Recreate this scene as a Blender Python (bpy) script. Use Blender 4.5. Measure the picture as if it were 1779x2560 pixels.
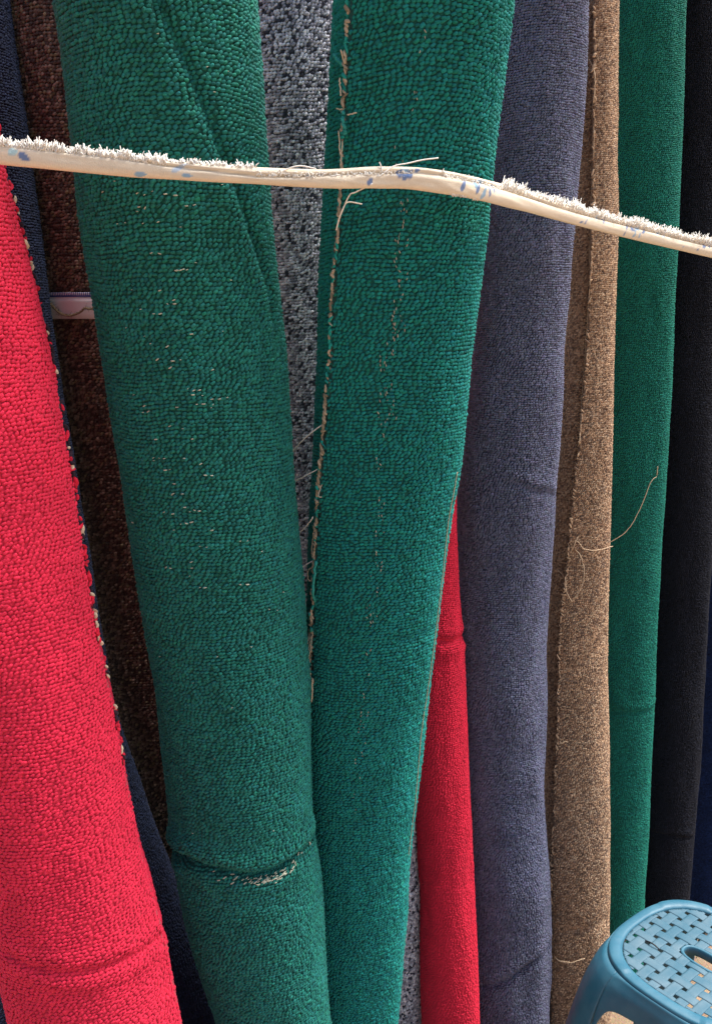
import bpy, math, random
import numpy as np
from mathutils import Vector, Matrix

for o in list(bpy.data.objects):
    bpy.data.objects.remove(o)
scene = bpy.context.scene
C = scene.collection
rng = np.random.default_rng(7)
random.seed(7)

# ---------------------------------------------------------------- camera
PW, PH = 1779.0, 2560.0
F = 2200.0
PITCH = math.radians(12.0)
CAMH = 1.42
cam_d = bpy.data.cameras.new('camera')
cam = bpy.data.objects.new('camera', cam_d)
C.objects.link(cam)
cam.location = (0, 0, CAMH)
cam.rotation_euler = (math.pi / 2 - PITCH, 0, 0)
cam_d.sensor_fit = 'VERTICAL'
cam_d.sensor_height = 24.0
cam_d.lens = F / PH * 24.0
cam_d.clip_start = 0.02
cam_d.clip_end = 200.0
scene.camera = cam

# ---------------------------------------------------------------- sky, sun, exposure
SUN_EL, SUN_AZ = math.radians(67), math.radians(68)     # azimuth from +Y (behind the rolls) towards +X
w = bpy.data.worlds.new('World')
scene.world = w
w.use_nodes = True
nt = w.node_tree
nt.nodes.clear()
out = nt.nodes.new('ShaderNodeOutputWorld')
bg = nt.nodes.new('ShaderNodeBackground')
sky = nt.nodes.new('ShaderNodeTexSky')
sky.sky_type = 'NISHITA'
sky.sun_disc = False
sky.sun_elevation = SUN_EL
sky.sun_rotation = SUN_AZ
sky.air_density = 1.0
sky.dust_density = 4.0
sky.ozone_density = 1.0
bg.inputs['Strength'].default_value = 0.10
nt.links.new(sky.outputs[0], bg.inputs[0])
nt.links.new(bg.outputs[0], out.inputs[0])
sun_d = bpy.data.lights.new('sun', 'SUN')
sun_d.energy = 4.2
sun_d.angle = math.radians(38)
sun_d.color = (1.0, 0.96, 0.9)
sun = bpy.data.objects.new('sun', sun_d)
C.objects.link(sun)
sdir = Vector((math.sin(SUN_AZ) * math.cos(SUN_EL), math.cos(SUN_AZ) * math.cos(SUN_EL), math.sin(SUN_EL)))
sun.rotation_euler = sdir.to_track_quat('Z', 'Y').to_euler()
sun.location = (0, 0, 6)
scene.view_settings.view_transform = 'Standard'
scene.view_settings.look = 'None'
scene.view_settings.gamma = 1.0
scene.view_settings.use_curve_mapping = False
scene.view_settings.exposure = 1.1
scene.render.engine = 'CYCLES'
try:
    scene.cycles.max_bounces = 8
    scene.cycles.diffuse_bounces = 4
except Exception:
    pass

# ---------------------------------------------------------------- helpers
FWD = np.array([0, math.cos(PITCH), -math.sin(PITCH)])
UP = np.array([0, math.sin(PITCH), math.cos(PITCH)])
CAMP = np.array([0, 0, CAMH])


def ray(x, y):
    return np.array([(x - PW / 2) / F, 0, 0]) - UP * ((y - PH / 2) / F) + FWD


def at(x, y, Y):
    """the place point at distance Y in front of the camera that stands at photo position x, y"""
    d = ray(x, y)
    return CAMP + d * (Y / d[1])


def smoothstep(a, b, x):
    t = np.clip((x - a) / (b - a), 0, 1)
    return t * t * (3 - 2 * t)


def vnoise(x, y, seed=0):
    """smooth value noise in about -1..1"""
    r = np.random.default_rng(seed)
    tab = r.uniform(-1, 1, (64, 64))
    x = np.asarray(x, float)
    y = np.asarray(y, float)
    xi = np.floor(x).astype(int)
    yi = np.floor(y).astype(int)
    fx = x - xi
    fy = y - yi
    fx = fx * fx * (3 - 2 * fx)
    fy = fy * fy * (3 - 2 * fy)
    a = tab[xi % 64, yi % 64]
    b = tab[(xi + 1) % 64, yi % 64]
    c = tab[xi % 64, (yi + 1) % 64]
    d = tab[(xi + 1) % 64, (yi + 1) % 64]
    return (a * (1 - fx) + b * fx) * (1 - fy) + (c * (1 - fx) + d * fx) * fy


def link(name, me, mat=None, parent=None, smooth=True):
    o = bpy.data.objects.new(name, me)
    C.objects.link(o)
    if mat is not None:
        me.materials.append(mat)
    if smooth and len(me.polygons):
        me.polygons.foreach_set('use_smooth', np.ones(len(me.polygons), bool))
    if parent is not None:
        o.parent = parent
        o.matrix_parent_inverse = Matrix.Translation(-Vector(parent.location))
    return o


def thing(name, label, cat, loc, group=None):
    o = bpy.data.objects.new(name, None)
    C.objects.link(o)
    o.empty_display_size = 0.05
    o.location = loc
    o['label'] = label
    o['category'] = cat
    if group:
        o['group'] = group
    return o


def grid_mesh(name, P, close_u=False):
    """P: (nv, nu, 3) array of points to a quad sheet"""
    nv, nu, _ = P.shape
    me = bpy.data.meshes.new(name)
    idx = np.arange(nv * nu).reshape(nv, nu)
    if close_u:
        idx = np.concatenate([idx, idx[:, :1]], 1)
    q = np.stack([idx[:-1, :-1], idx[:-1, 1:], idx[1:, 1:], idx[1:, :-1]], -1).reshape(-1, 4)
    me.from_pydata(P.reshape(-1, 3).tolist(), [], q.tolist())
    me.update()
    return me


def tube_geo(pts, rad, sides=6):
    pts = np.asarray(pts, float)
    n = len(pts)
    rad = np.broadcast_to(np.asarray(rad, float), (n,))
    t = np.gradient(pts, axis=0)
    t /= np.linalg.norm(t, axis=1)[:, None] + 1e-12
    ref = np.array([0.31, 0.2, 0.93])
    a = np.cross(t, ref)
    a /= np.linalg.norm(a, axis=1)[:, None] + 1e-9
    b = np.cross(t, a)
    ang = np.linspace(0, 2 * math.pi, sides, endpoint=False)
    P = pts[:, None] + rad[:, None, None] * (np.cos(ang)[None, :, None] * a[:, None] + np.sin(ang)[None, :, None] * b[:, None])
    idx = np.arange(n * sides).reshape(n, sides)
    idx2 = np.roll(idx, -1, 1)
    q = np.stack([idx[:-1], idx2[:-1], idx2[1:], idx[1:]], -1).reshape(-1, 4).tolist()
    q.append(idx[0][::-1].tolist())
    q.append(idx[-1].tolist())
    return P.reshape(-1, 3).tolist(), q


def tubes_mesh(name, lst, sides=5):
    V, Q = [], []
    for pts, rad in lst:
        v, q = tube_geo(pts, rad, sides)
        b = len(V)
        V += v
        Q += [[i + b for i in f] for f in q]
    me = bpy.data.meshes.new(name)
    me.from_pydata(V, [], Q)
    me.update()
    return me


def catmull(pts, n):
    pts = np.asarray(pts, float)
    k = len(pts)
    p = np.concatenate([[2 * pts[0] - pts[1]], pts, [2 * pts[-1] - pts[-2]]])
    u = np.linspace(0, k - 1 - 1e-6, n)
    i = np.floor(u).astype(int)
    f = (u - i)[:, None]
    p0, p1, p2, p3 = p[i], p[i + 1], p[i + 2], p[i + 3]
    return 0.5 * (2 * p1 + (p2 - p0) * f + (2 * p0 - 5 * p1 + 4 * p2 - p3) * f ** 2 + (3 * p1 - p0 - 3 * p2 + p3) * f ** 3)


# ---------------------------------------------------------------- materials
def new_mat(name):
    m = bpy.data.materials.new(name)
    m.use_nodes = True
    n = m.node_tree
    n.nodes.clear()
    o = n.nodes.new('ShaderNodeOutputMaterial')
    b = n.nodes.new('ShaderNodeBsdfPrincipled')
    n.links.new(b.outputs[0], o.inputs[0])
    return m, n, b


def simple_mat(name, col, rough=0.8, noise=0.0, scale=60.0, bump=0.0, sheen=0.0, spec=0.3):
    m, n, b = new_mat(name)
    b.inputs['Roughness'].default_value = rough
    b.inputs['Specular IOR Level'].default_value = spec
    b.inputs['Sheen Weight'].default_value = sheen
    tc = n.nodes.new('ShaderNodeTexCoord')
    nz = n.nodes.new('ShaderNodeTexNoise')
    nz.inputs['Scale'].default_value = scale
    nz.inputs['Detail'].default_value = 6
    n.links.new(tc.outputs['Object'], nz.inputs['Vector'])
    mx = n.nodes.new('ShaderNodeMix')
    mx.data_type = 'RGBA'
    c = np.array(col)
    mx.inputs[6].default_value = (*np.clip(c * (1 - noise), 0, 1), 1)
    mx.inputs[7].default_value = (*np.clip(c * (1 + noise), 0, 1), 1)
    n.links.new(nz.outputs['Fac'], mx.inputs[0])
    n.links.new(mx.outputs[2], b.inputs['Base Color'])
    if bump:
        bp = n.nodes.new('ShaderNodeBump')
        bp.inputs['Strength'].default_value = 1.0
        bp.inputs['Distance'].default_value = bump
        n.links.new(nz.outputs['Fac'], bp.inputs['Height'])
        n.links.new(bp.outputs[0], b.inputs['Normal'])
    return m


def pile_material():
    m, n, b = new_mat('carpet_yarn')
    a = n.nodes.new('ShaderNodeAttribute')
    a.attribute_type = 'INSTANCER'
    a.attribute_name = 'yarn'
    n.links.new(a.outputs['Color'], b.inputs['Base Color'])
    b.inputs['Roughness'].default_value = 0.8
    tc = n.nodes.new('ShaderNodeTexCoord')
    wv = n.nodes.new('ShaderNodeTexWave'); wv.inputs['Scale'].default_value = 1.6; wv.inputs['Distortion'].default_value = 2.5; wv.wave_type = 'BANDS'; wv.bands_direction = 'DIAGONAL'
    n.links.new(tc.outputs['Object'], wv.inputs['Vector'])
    bp = n.nodes.new('ShaderNodeBump'); bp.inputs['Strength'].default_value = 0.35; bp.inputs['Distance'].default_value = 0.0006
    n.links.new(wv.outputs['Fac'], bp.inputs['Height']); n.links.new(bp.outputs[0], b.inputs['Normal'])
    b.inputs['Specular IOR Level'].default_value = 0.12
    b.inputs['Sheen Weight'].default_value = 0.5
    b.inputs['Sheen Roughness'].default_value = 0.4
    mx = n.nodes.new('ShaderNodeMix'); mx.data_type = 'RGBA'; mx.inputs[0].default_value = 0.12
    mx.inputs[7].default_value = (1, 1, 1, 1)
    n.links.new(a.outputs['Color'], mx.inputs[6]); n.links.new(mx.outputs[2], b.inputs['Sheen Tint'])
    return m


def attr_material(name, rough=0.8, sheen=0.0, bump=0.0, scale=900.0):
    m, n, b = new_mat(name)
    a = n.nodes.new('ShaderNodeAttribute')
    a.attribute_name = 'tint'
    n.links.new(a.outputs['Color'], b.inputs['Base Color'])
    b.inputs['Roughness'].default_value = rough
    b.inputs['Specular IOR Level'].default_value = 0.2
    b.inputs['Sheen Weight'].default_value = sheen
    if bump:
        tc = n.nodes.new('ShaderNodeTexCoord')
        nz = n.nodes.new('ShaderNodeTexNoise')
        nz.inputs['Scale'].default_value = scale
        n.links.new(tc.outputs['Object'], nz.inputs['Vector'])
        bp = n.nodes.new('ShaderNodeBump')
        bp.inputs['Distance'].default_value = bump
        n.links.new(nz.outputs['Fac'], bp.inputs['Height'])
        n.links.new(bp.outputs[0], b.inputs['Normal'])
    return m


M_PILE = pile_material()
M_TINT = attr_material('printed_cotton', 0.85, 0.15, 0.0005)
M_CREAM = simple_mat('cream_thread', (0.62, 0.52, 0.38), 0.85, 0.25, 400)
M_WHITE = simple_mat('white_thread', (0.8, 0.78, 0.74), 0.8, 0.1, 400)
M_TAN = simple_mat('tan_thread', (0.6, 0.44, 0.29), 0.85, 0.25, 400)
M_TWINE = simple_mat('dark_twine', (0.17, 0.12, 0.07), 0.9, 0.4, 600)
M_TEALTH = simple_mat('teal_thread', (0.03, 0.30, 0.27), 0.85, 0.2, 400)
M_FRINGE = simple_mat('frayed_cotton', (0.90, 0.86, 0.79), 0.9, 0.1, 300)


# ---------------------------------------------------------------- one yarn loop, set out by geometry nodes
def make_loop_object():
    rings, sides = 7, 8
    s = np.linspace(-1, 1, rings)
    rad = np.sqrt(np.clip(1 - np.abs(s) ** 3.0, 0.05, 1))
    ang = np.linspace(0, 2 * math.pi, sides, endpoint=False)
    P = np.zeros((rings, sides, 3))
    P[..., 0] = s[:, None] * 0.5
    P[..., 1] = 0.10 * np.sin(s * math.pi)[:, None] + 0.5 * rad[:, None] * np.cos(ang)[None]
    P[..., 2] = (0.30 * (1 - s ** 2))[:, None] + 0.5 * rad[:, None] * np.sin(ang)[None]
    V = P.reshape(-1, 3).tolist()
    idx = np.arange(rings * sides).reshape(rings, sides)
    idx2 = np.roll(idx, -1, 1)
    q = np.stack([idx[:-1], idx[1:], idx2[1:], idx2[:-1]], -1).reshape(-1, 4).tolist()
    me = bpy.data.meshes.new('yarn_loop')
    me.from_pydata(V, [], q)
    me.polygons.foreach_set('use_smooth', np.ones(len(me.polygons), bool))
    me.materials.append(M_PILE)
    me.update()
    return bpy.data.objects.new('yarn_loop', me)


LOOP = make_loop_object()


def make_group():
    g = bpy.data.node_groups.new('set_out_loops', 'GeometryNodeTree')
    g.interface.new_socket('Geometry', in_out='INPUT', socket_type='NodeSocketGeometry')
    g.interface.new_socket('Geometry', in_out='OUTPUT', socket_type='NodeSocketGeometry')
    i = g.nodes.new('NodeGroupInput')
    o = g.nodes.new('NodeGroupOutput')
    ip = g.nodes.new('GeometryNodeInstanceOnPoints')
    oi = g.nodes.new('GeometryNodeObjectInfo')
    oi.inputs['Object'].default_value = LOOP
    r = g.nodes.new('GeometryNodeInputNamedAttribute')
    r.data_type = 'QUATERNION'
    r.inputs['Name'].default_value = 'turn'
    s = g.nodes.new('GeometryNodeInputNamedAttribute')
    s.data_type = 'FLOAT_VECTOR'
    s.inputs['Name'].default_value = 'size'
    L = g.links.new
    L(i.outputs[0], ip.inputs['Points'])
    L(oi.outputs['Geometry'], ip.inputs['Instance'])
    ro = [x for x in r.outputs if x.enabled and x.name == 'Attribute'][0]
    so = [x for x in s.outputs if x.enabled and x.name == 'Attribute'][0]
    L(ro, ip.inputs['Rotation'])
    L(so, ip.inputs['Scale'])
    L(ip.outputs[0], o.inputs[0])
    return g


GROUP = make_group()


def quat_from_frames(X, Y, Z):
    """columns X, Y, Z to quaternions (w, x, y, z)"""
    m00, m10, m20 = X.T
    m01, m11, m21 = Y.T
    m02, m12, m22 = Z.T
    q = np.zeros((len(X), 4))
    t = m00 + m11 + m22
    c0 = t > 0
    c1 = (~c0) & (m00 >= m11) & (m00 >= m22)
    c2 = (~c0) & (~c1) & (m11 >= m22)
    c3 = ~(c0 | c1 | c2)
    s = np.sqrt(np.maximum(t + 1, 1e-9)) * 2
    q[c0] = np.stack([0.25 * s, (m21 - m12) / s, (m02 - m20) / s, (m10 - m01) / s], 1)[c0]
    s = np.sqrt(np.maximum(1 + m00 - m11 - m22, 1e-9)) * 2
    q[c1] = np.stack([(m21 - m12) / s, 0.25 * s, (m01 + m10) / s, (m02 + m20) / s], 1)[c1]
    s = np.sqrt(np.maximum(1 + m11 - m00 - m22, 1e-9)) * 2
    q[c2] = np.stack([(m02 - m20) / s, (m01 + m10) / s, 0.25 * s, (m12 + m21) / s], 1)[c2]
    s = np.sqrt(np.maximum(1 + m22 - m00 - m11, 1e-9)) * 2
    q[c3] = np.stack([(m10 - m01) / s, (m02 + m20) / s, (m12 + m21) / s, 0.25 * s], 1)[c3]
    return q


def loops_object(name, P, Q, S, col, parent, stuff=True):
    n = len(P)
    me = bpy.data.meshes.new(name)
    me.vertices.add(n)
    me.vertices.foreach_set('co', np.ascontiguousarray(P, dtype=np.float32).ravel())
    a = me.attributes.new('turn', 'QUATERNION', 'POINT')
    a.data.foreach_set('value', np.ascontiguousarray(Q, dtype=np.float32).ravel())
    a = me.attributes.new('size', 'FLOAT_VECTOR', 'POINT')
    a.data.foreach_set('vector', np.ascontiguousarray(S, dtype=np.float32).ravel())
    a = me.attributes.new('yarn', 'FLOAT_COLOR', 'POINT')
    a.data.foreach_set('color', np.ascontiguousarray(np.concatenate([np.clip(col, 0, 1), np.ones((n, 1))], 1), dtype=np.float32).ravel())
    me.update()
    me.materials.append(M_PILE)
    o = link(name, me, None, parent, smooth=False)
    md = o.modifiers.new('loops', 'NODES')
    md.node_group = GROUP
    if stuff:
        o['kind'] = 'stuff'
    return o


# ---------------------------------------------------------------- carpet rolls
class Roll:
    """one standing roll of loop-pile carpet: axis and radius by height, a spiral end and creases"""

    def __init__(self, rows, ytop, ybot, height, seam=None, seam_step=0.009, seam_dir=1, back_seam=2.9,
                 creases=(), lumps=(), grooves=(), wob=0.0025, seed=0):
        self.seed = seed
        self.H = height
        z, cx, cy, rr = [], [], [], []
        self.rows = np.array(rows, float)
        self.ytop, self.ybot = ytop, ybot
        for (y, xl, xr) in rows:
            Y = ytop + (ybot - ytop) * y / PH
            xc = (xl + xr) / 2
            p = at(xc, y, Y)
            dep = float(np.dot(p - CAMP, FWD))
            dx = (xc - PW / 2) / F
            z.append(p[2]); cx.append(p[0]); cy.append(p[1])
            rr.append((xr - xl) / 2 * dep / F / math.sqrt(1 + dx * dx))
        o = np.argsort(z)
        z = np.array(z)[o]; cx = np.array(cx)[o]; cy = np.array(cy)[o]; rr = np.array(rr)[o]
        self.zg = np.linspace(-0.3, height + 0.3, 500)

        def ext(v, slope):
            g = np.interp(self.zg, z, v)
            if slope:
                k = np.polyfit(z, v, 1)[0]
                g = np.where(self.zg < z[0], v[0] + k * (self.zg - z[0]), g)
                g = np.where(self.zg > z[-1], v[-1] + k * (self.zg - z[-1]), g)
            kern = np.hanning(29)
            kern /= kern.sum()
            gp = np.pad(g, 14, mode='edge')
            return np.convolve(gp, kern, 'valid')
        self.cx, self.cy, self.rr = ext(cx, True), ext(cy, True), ext(rr, False)
        self.zc = z
        self.creases, self.lumps, self.wob = [], [], wob
        self.seam_step, self.seam_dir = seam_step, seam_dir
        self.sz, self.sth = np.array([0.0, height]), np.array([back_seam, back_seam])
        if seam is not None:
            a = sorted([self.px(x, y) for x, y in seam], key=lambda q: q[1])
            self.sth = np.array([q[0] for q in a])
            self.sz = np.array([q[1] for q in a])
        for c in creases:
            pts = sorted([self.px(x, y) for x, y in c['pts']])
            self.creases.append((np.array([q[0] for q in pts]), np.array([q[1] for q in pts]), c))
        self.grooves = []
        for g in grooves:
            pts = sorted([self.px(x, y)[::-1] for x, y in g['pts']])
            self.grooves.append((np.array([q[0] for q in pts]), np.array([q[1] for q in pts]), g))
        for l in lumps:
            th, zz = self.px(l[0], l[1])
            self.lumps.append((th, zz, *l[2:]))

    def axis(self, z):
        return np.interp(z, self.zg, self.cx), np.interp(z, self.zg, self.cy), np.interp(z, self.zg, self.rr)

    def px(self, x, y):
        """photo position to (angle, height) on the front of the roll"""
        d = ray(x, y)
        zz = 1.0
        th = 0.0
        for _ in range(12):
            cx, cy, r = (float(v) for v in self.axis(zz))
            a, b = d[0], d[1]
            # nearest hit of the ray with the circle cx, cy, r in plan
            A = a * a + b * b
            B = -2 * (a * cx + b * cy)
            Cc = cx * cx + cy * cy - r * r
            D = B * B - 4 * A * Cc
            t = (-B - math.sqrt(D)) / (2 * A) if D > 0 else -B / (2 * A)
            hx, hy = a * t - cx, b * t - cy
            th = math.atan2(hx, -hy)
            zz = 0.5 * zz + 0.5 * (CAMH + d[2] * t)
        return th, zz

    def seam_th(self, z):
        return np.interp(z, self.sz, self.sth)

    def radius(self, th, z):
        _, _, r = self.axis(z)
        s = self.seam_th(z)
        th0 = th
        th = np.mod(th + math.pi, 2 * math.pi) - math.pi
        if self.seam_dir > 0:
            d = np.mod(th0 - s + 1e-7, 2 * math.pi)
        else:
            d = np.mod(s - th0 + 1e-7, 2 * math.pi)
        r = r - self.seam_step * d / (2 * math.pi)
        r = r + self.wob * vnoise(th * 1.3 + 20, z * 5.0 + 7, self.seed) + 0.5 * self.wob * vnoise(th * 3.1 + 9, z * 13.0, self.seed + 1)
        for ths, zs, c in self.creases:
            zc = np.interp(th, ths, zs)
            edge = smoothstep(ths[0] - 0.25, ths[0], th) * (1 - smoothstep(ths[-1], ths[-1] + 0.25, th))
            dz = z - zc
            k = c.get('w', 0.01)
            r = r + edge * (-c['depth'] * np.exp(-(dz / k) ** 2) + c.get('up', 0) * np.exp(-((dz - 1.9 * k) / (1.5 * k)) ** 2)
                            + c.get('down', 0) * np.exp(-((dz + 1.9 * k) / (1.5 * k)) ** 2))
        for zs, ts, g in self.grooves:
            dt = (th - np.interp(z, zs, ts)) * r
            fade = smoothstep(zs[0] - 0.08, zs[0] + 0.05, z) * (1 - smoothstep(zs[-1], zs[-1] + 0.2, z))
            r = r + fade * (-g['depth'] * np.exp(-(dt / g['w']) ** 2) + g.get('side', 0) * np.exp(-((dt - 2.2 * g['w']) / (2 * g['w'])) ** 2)
                            + g.get('left', 0) * np.exp(-((dt + 2.2 * g['w']) / (2 * g['w'])) ** 2))
        for (t0, z0, amp, wt, wz, slant) in self.lumps:
            tt = th - t0 - slant * (z - z0)
            r = r + amp * np.exp(-(tt / wt) ** 2 - ((z - z0) / wz) ** 2)
        return r

    def S(self, th, z, off=0.0):
        cx, cy, _ = self.axis(z)
        r = self.radius(th, z) + off
        return np.stack([cx + r * np.sin(th), cy - r * np.cos(th), z + 0 * th], -1)

    def frame(self, th, z):
        e = 2e-3
        p = self.S(th, z)
        # one-sided steps that never cross the spiral end
        st = e * np.where(np.mod(th - self.seam_th(z), 2 * math.pi) < math.pi, 1, -1)
        tu = (self.S(th + st, z) - p) * np.sign(st)[:, None]
        tv = self.S(th, z + e) - self.S(th, z - e)
        tu /= np.linalg.norm(tu, axis=1)[:, None]
        n = np.cross(tu, tv)
        n /= np.linalg.norm(n, axis=1)[:, None] + 1e-12
        tv = np.cross(n, tu)
        return p, tu, tv, n

    def surf(self, x, y, off=0.002):
        th, z = self.px(x, y)
        return self.S(np.array([th]), np.array([z]), off)[0]


ROLLS = {}


def make_roll(key, name, label, roll, colour, pu, pv, base, group='carpet rolls standing in a row', nu=84, nv=240,
              tilt=12, tilt_var=10, patch=16, pos_jit=0.10, edge_col=None, flecks=None, fleck_col=(0.5, 0.47, 0.36), lift=0.0,
              bulk=1.0, zlo=0.0):
    ROLLS[key] = roll
    z0 = 0.0
    ax = roll.axis(0.0)
    root = thing(name, label, 'carpet roll', (float(ax[0]), float(ax[1]), 0.0), group)
    # wound carpet
    zz = np.linspace(0, roll.H, nv)
    u = np.linspace(0, 1, nu)
    if roll.seam_dir > 0:
        th = roll.seam_th(zz)[:, None] + (u * (2 * math.pi - 2e-6) + 1e-6)[None]
    else:
        th = roll.seam_th(zz)[:, None] - ((1 - u) * (2 * math.pi - 2e-6) + 1e-6)[None]
    P = roll.S(th, np.broadcast_to(zz[:, None], th.shape))
    V = P.reshape(-1, 3).tolist()
    idx = np.arange(nv * nu).reshape(nv, nu)
    idx = np.concatenate([idx, idx[:, :1]], 1)
    q = np.stack([idx[:-1, :-1], idx[:-1, 1:], idx[1:, 1:], idx[1:, :-1]], -1).reshape(-1, 4).tolist()
    for k in (0, nv - 1):                                  # rolled ends: rings towards the hollow core
        ring_prev = idx[k, :-1].tolist()
        c = P[k].mean(0)
        for f, dz in ((0.86, -0.004), (0.72, 0.002), (0.58, -0.004), (0.44, 0.002), (0.30, -0.03)):
            b = len(V)
            V += (c + (P[k] - c) * f + np.array([0, 0, dz if k else -dz * 0])).tolist()
            ring = list(range(b, b + nu))
            for j in range(nu):
                j2 = (j + 1) % nu
                f4 = [ring_prev[j], ring_prev[j2], ring[j2], ring[j]]
                q.append(f4 if k else f4[::-1])
            ring_prev = ring
        q.append(ring_prev if k else ring_prev[::-1])
    me = bpy.data.meshes.new('wound_carpet')
    me.from_pydata(V, [], q)
    me.update()
    body = link('wound_carpet', me, simple_mat(key + '_carpet_shaded_ground', base, 0.95, 0.25, 700, 0.001, 0.1), root)  # most rolls: ground darker than the loops, shade between them put into the colour
    # loops
    rmean = float(np.mean(roll.axis(np.linspace(0.2, 1.8, 20))[2]))
    face = math.atan2(-float(ax[0]), float(ax[1]))          # turned to the camera side
    zr = np.arange(zlo + 0.004, roll.H, pv)
    nth = int(2 * math.pi * rmean / pu)
    thr = np.arange(nth) * (2 * math.pi / nth)
    TH, Z = np.meshgrid(thr, zr)
    TH = TH + rng.uniform(0, 2 * math.pi / nth, (len(zr), 1))
    TH = np.mod(TH - face + math.pi, 2 * math.pi) - math.pi + face
    keep = np.abs(TH - face) < 2.05
    TH, Z = TH[keep], Z[keep]
    n = len(TH)
    arc = TH * rmean
    Z = Z + 0.9 * pv * vnoise(arc * 14, Z * 9, roll.seed + 3) + 0.25 * pv * vnoise(arc * 60, Z * 50, roll.seed + 4) + rng.normal(0, pos_jit * pv, n)
    TH = TH + (rng.normal(0, pos_jit * 1.3, n) * pu + 0.25 * pu * vnoise(arc * 40, Z * 40, roll.seed + 5)) / rmean
    ok = (Z > 0.003) & (Z < roll.H - 0.002)
    ds = np.mod(TH - roll.seam_th(Z) + math.pi, 2 * math.pi) - math.pi
    ok &= np.abs(ds) * rmean > pu * 0.42
    TH, Z, arc = TH[ok], Z[ok], arc[ok]
    n = len(TH)
    p, tu, tv, nn = roll.frame(TH, Z)
    a = np.radians(tilt + rng.normal(0, tilt_var, n) + patch * vnoise(arc * 22, Z * 22, roll.seed + 6))
    X = tu * np.cos(a)[:, None] + tv * np.sin(a)[:, None]
    Y = -tu * np.sin(a)[:, None] + tv * np.cos(a)[:, None]
    Q = quat_from_frames(X, Y, nn)
    sc = rng.normal(1, 0.09, n)
    S = np.stack([pu * 1.10 * sc, pv * 0.98 * rng.normal(1, 0.1, n), pv * 0.9 * bulk * rng.normal(1, 0.15, n)], 1)
    col = colour(n, TH, Z, roll)
    p = p + nn * (pv * (0.10 + lift) + rng.normal(0, 0.06 * pv, n)[:, None] * 1.0)
    if flecks is not None and len(flecks):
        ft = np.array([f[0] for f in flecks]); fz = np.array([f[1] for f in flecks])
        fp, fu, fv, fn = roll.frame(ft, fz)
        fa = np.array([f[2] for f in flecks]) + rng.normal(0, 0.25, len(ft))
        FX = fu * np.cos(fa)[:, None] + fv * np.sin(fa)[:, None]
        FY = -fu * np.sin(fa)[:, None] + fv * np.cos(fa)[:, None]
        FQ = quat_from_frames(FX, FY, fn)
        fs = np.array([f[3] for f in flecks])
        FS = np.stack([pu * 0.95 * fs, pv * 0.42 * fs, pv * 0.5 * np.ones(len(ft))], 1)
        p = np.concatenate([p, fp + fn * pv * 0.62])
        Q = np.concatenate([Q, FQ])
        S = np.concatenate([S, FS])
        col = np.concatenate([col, np.array(fleck_col)[None] * rng.uniform(0.75, 1.2, (len(ft), 1))])
    loops_object('pile_loops', p, Q, S, col, body)
    return root


def plain(c, var=0.12, hue=0.0, blue=0.0):
    c = np.array(c)

    def f(n, th, z, roll):
        v = rng.normal(1, var, (n, 1)) + 0.10 * vnoise(th * 5, z * 30, roll.seed + 8)[:, None]
        k = c[None] * v
        if hue:
            k = k * (1 + rng.normal(0, hue, (n, 3)))
        return k
    return f


def heather(cols, weights, var=0.15):
    cols = np.array(cols)

    def f(n, th, z, roll):
        i = rng.choice(len(cols), n, p=np.array(weights) / np.sum(weights))
        return cols[i] * rng.normal(1, var, (n, 1))
    return f


def threads(name, roll, lines, rad, mat, parent, off=0.006):
    """loose threads lying on a roll; each a part of its own; points (x, y[, extra lift])"""
    for ln in lines:
        pts = []
        for q in ln:
            e = q[2] if len(q) > 2 else 0.0
            pts.append(roll.surf(q[0], q[1], off + e))
        c = catmull(pts, max(10, 6 * len(pts)))
        c = c + rng.normal(0, rad * 0.35, c.shape)
        link(name, tubes_mesh(name, [(c, rad)], 5), mat, parent)


def edge_loops(name, roll, parent, z0, z1, step, th_off, cols, weights, size, off=0.004, wander=0.002, seed=1, upright=True):
    """bead-like stitches that run down the cut end of a roll"""
    z = np.arange(z0, z1, step)
    n = len(z)
    z = z + rng.normal(0, step * 0.2, n)
    r = roll.axis(z)[2]
    th = roll.seam_th(z) + (th_off + wander * vnoise(z * 45, z * 0 + 3.3, seed) + rng.normal(0, wander * 0.25, n)) / r
    p, tu, tv, nn = roll.frame(th, z)
    a = np.radians((90 if upright else 0) + rng.normal(0, 32, n))
    X = tu * np.cos(a)[:, None] + tv * np.sin(a)[:, None]
    Y = -tu * np.sin(a)[:, None] + tv * np.cos(a)[:, None]
    S = np.array(size)[None] * np.clip(rng.normal(1, 0.3, (n, 3)), 0.35, 1.7)
    i = rng.choice(len(cols), n, p=np.array(weights) / np.sum(weights))
    loops_object(name, p + nn * off, quat_from_frames(X, Y, nn), S, np.array(cols)[i] * rng.normal(1, 0.12, (n, 1)), parent)


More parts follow.
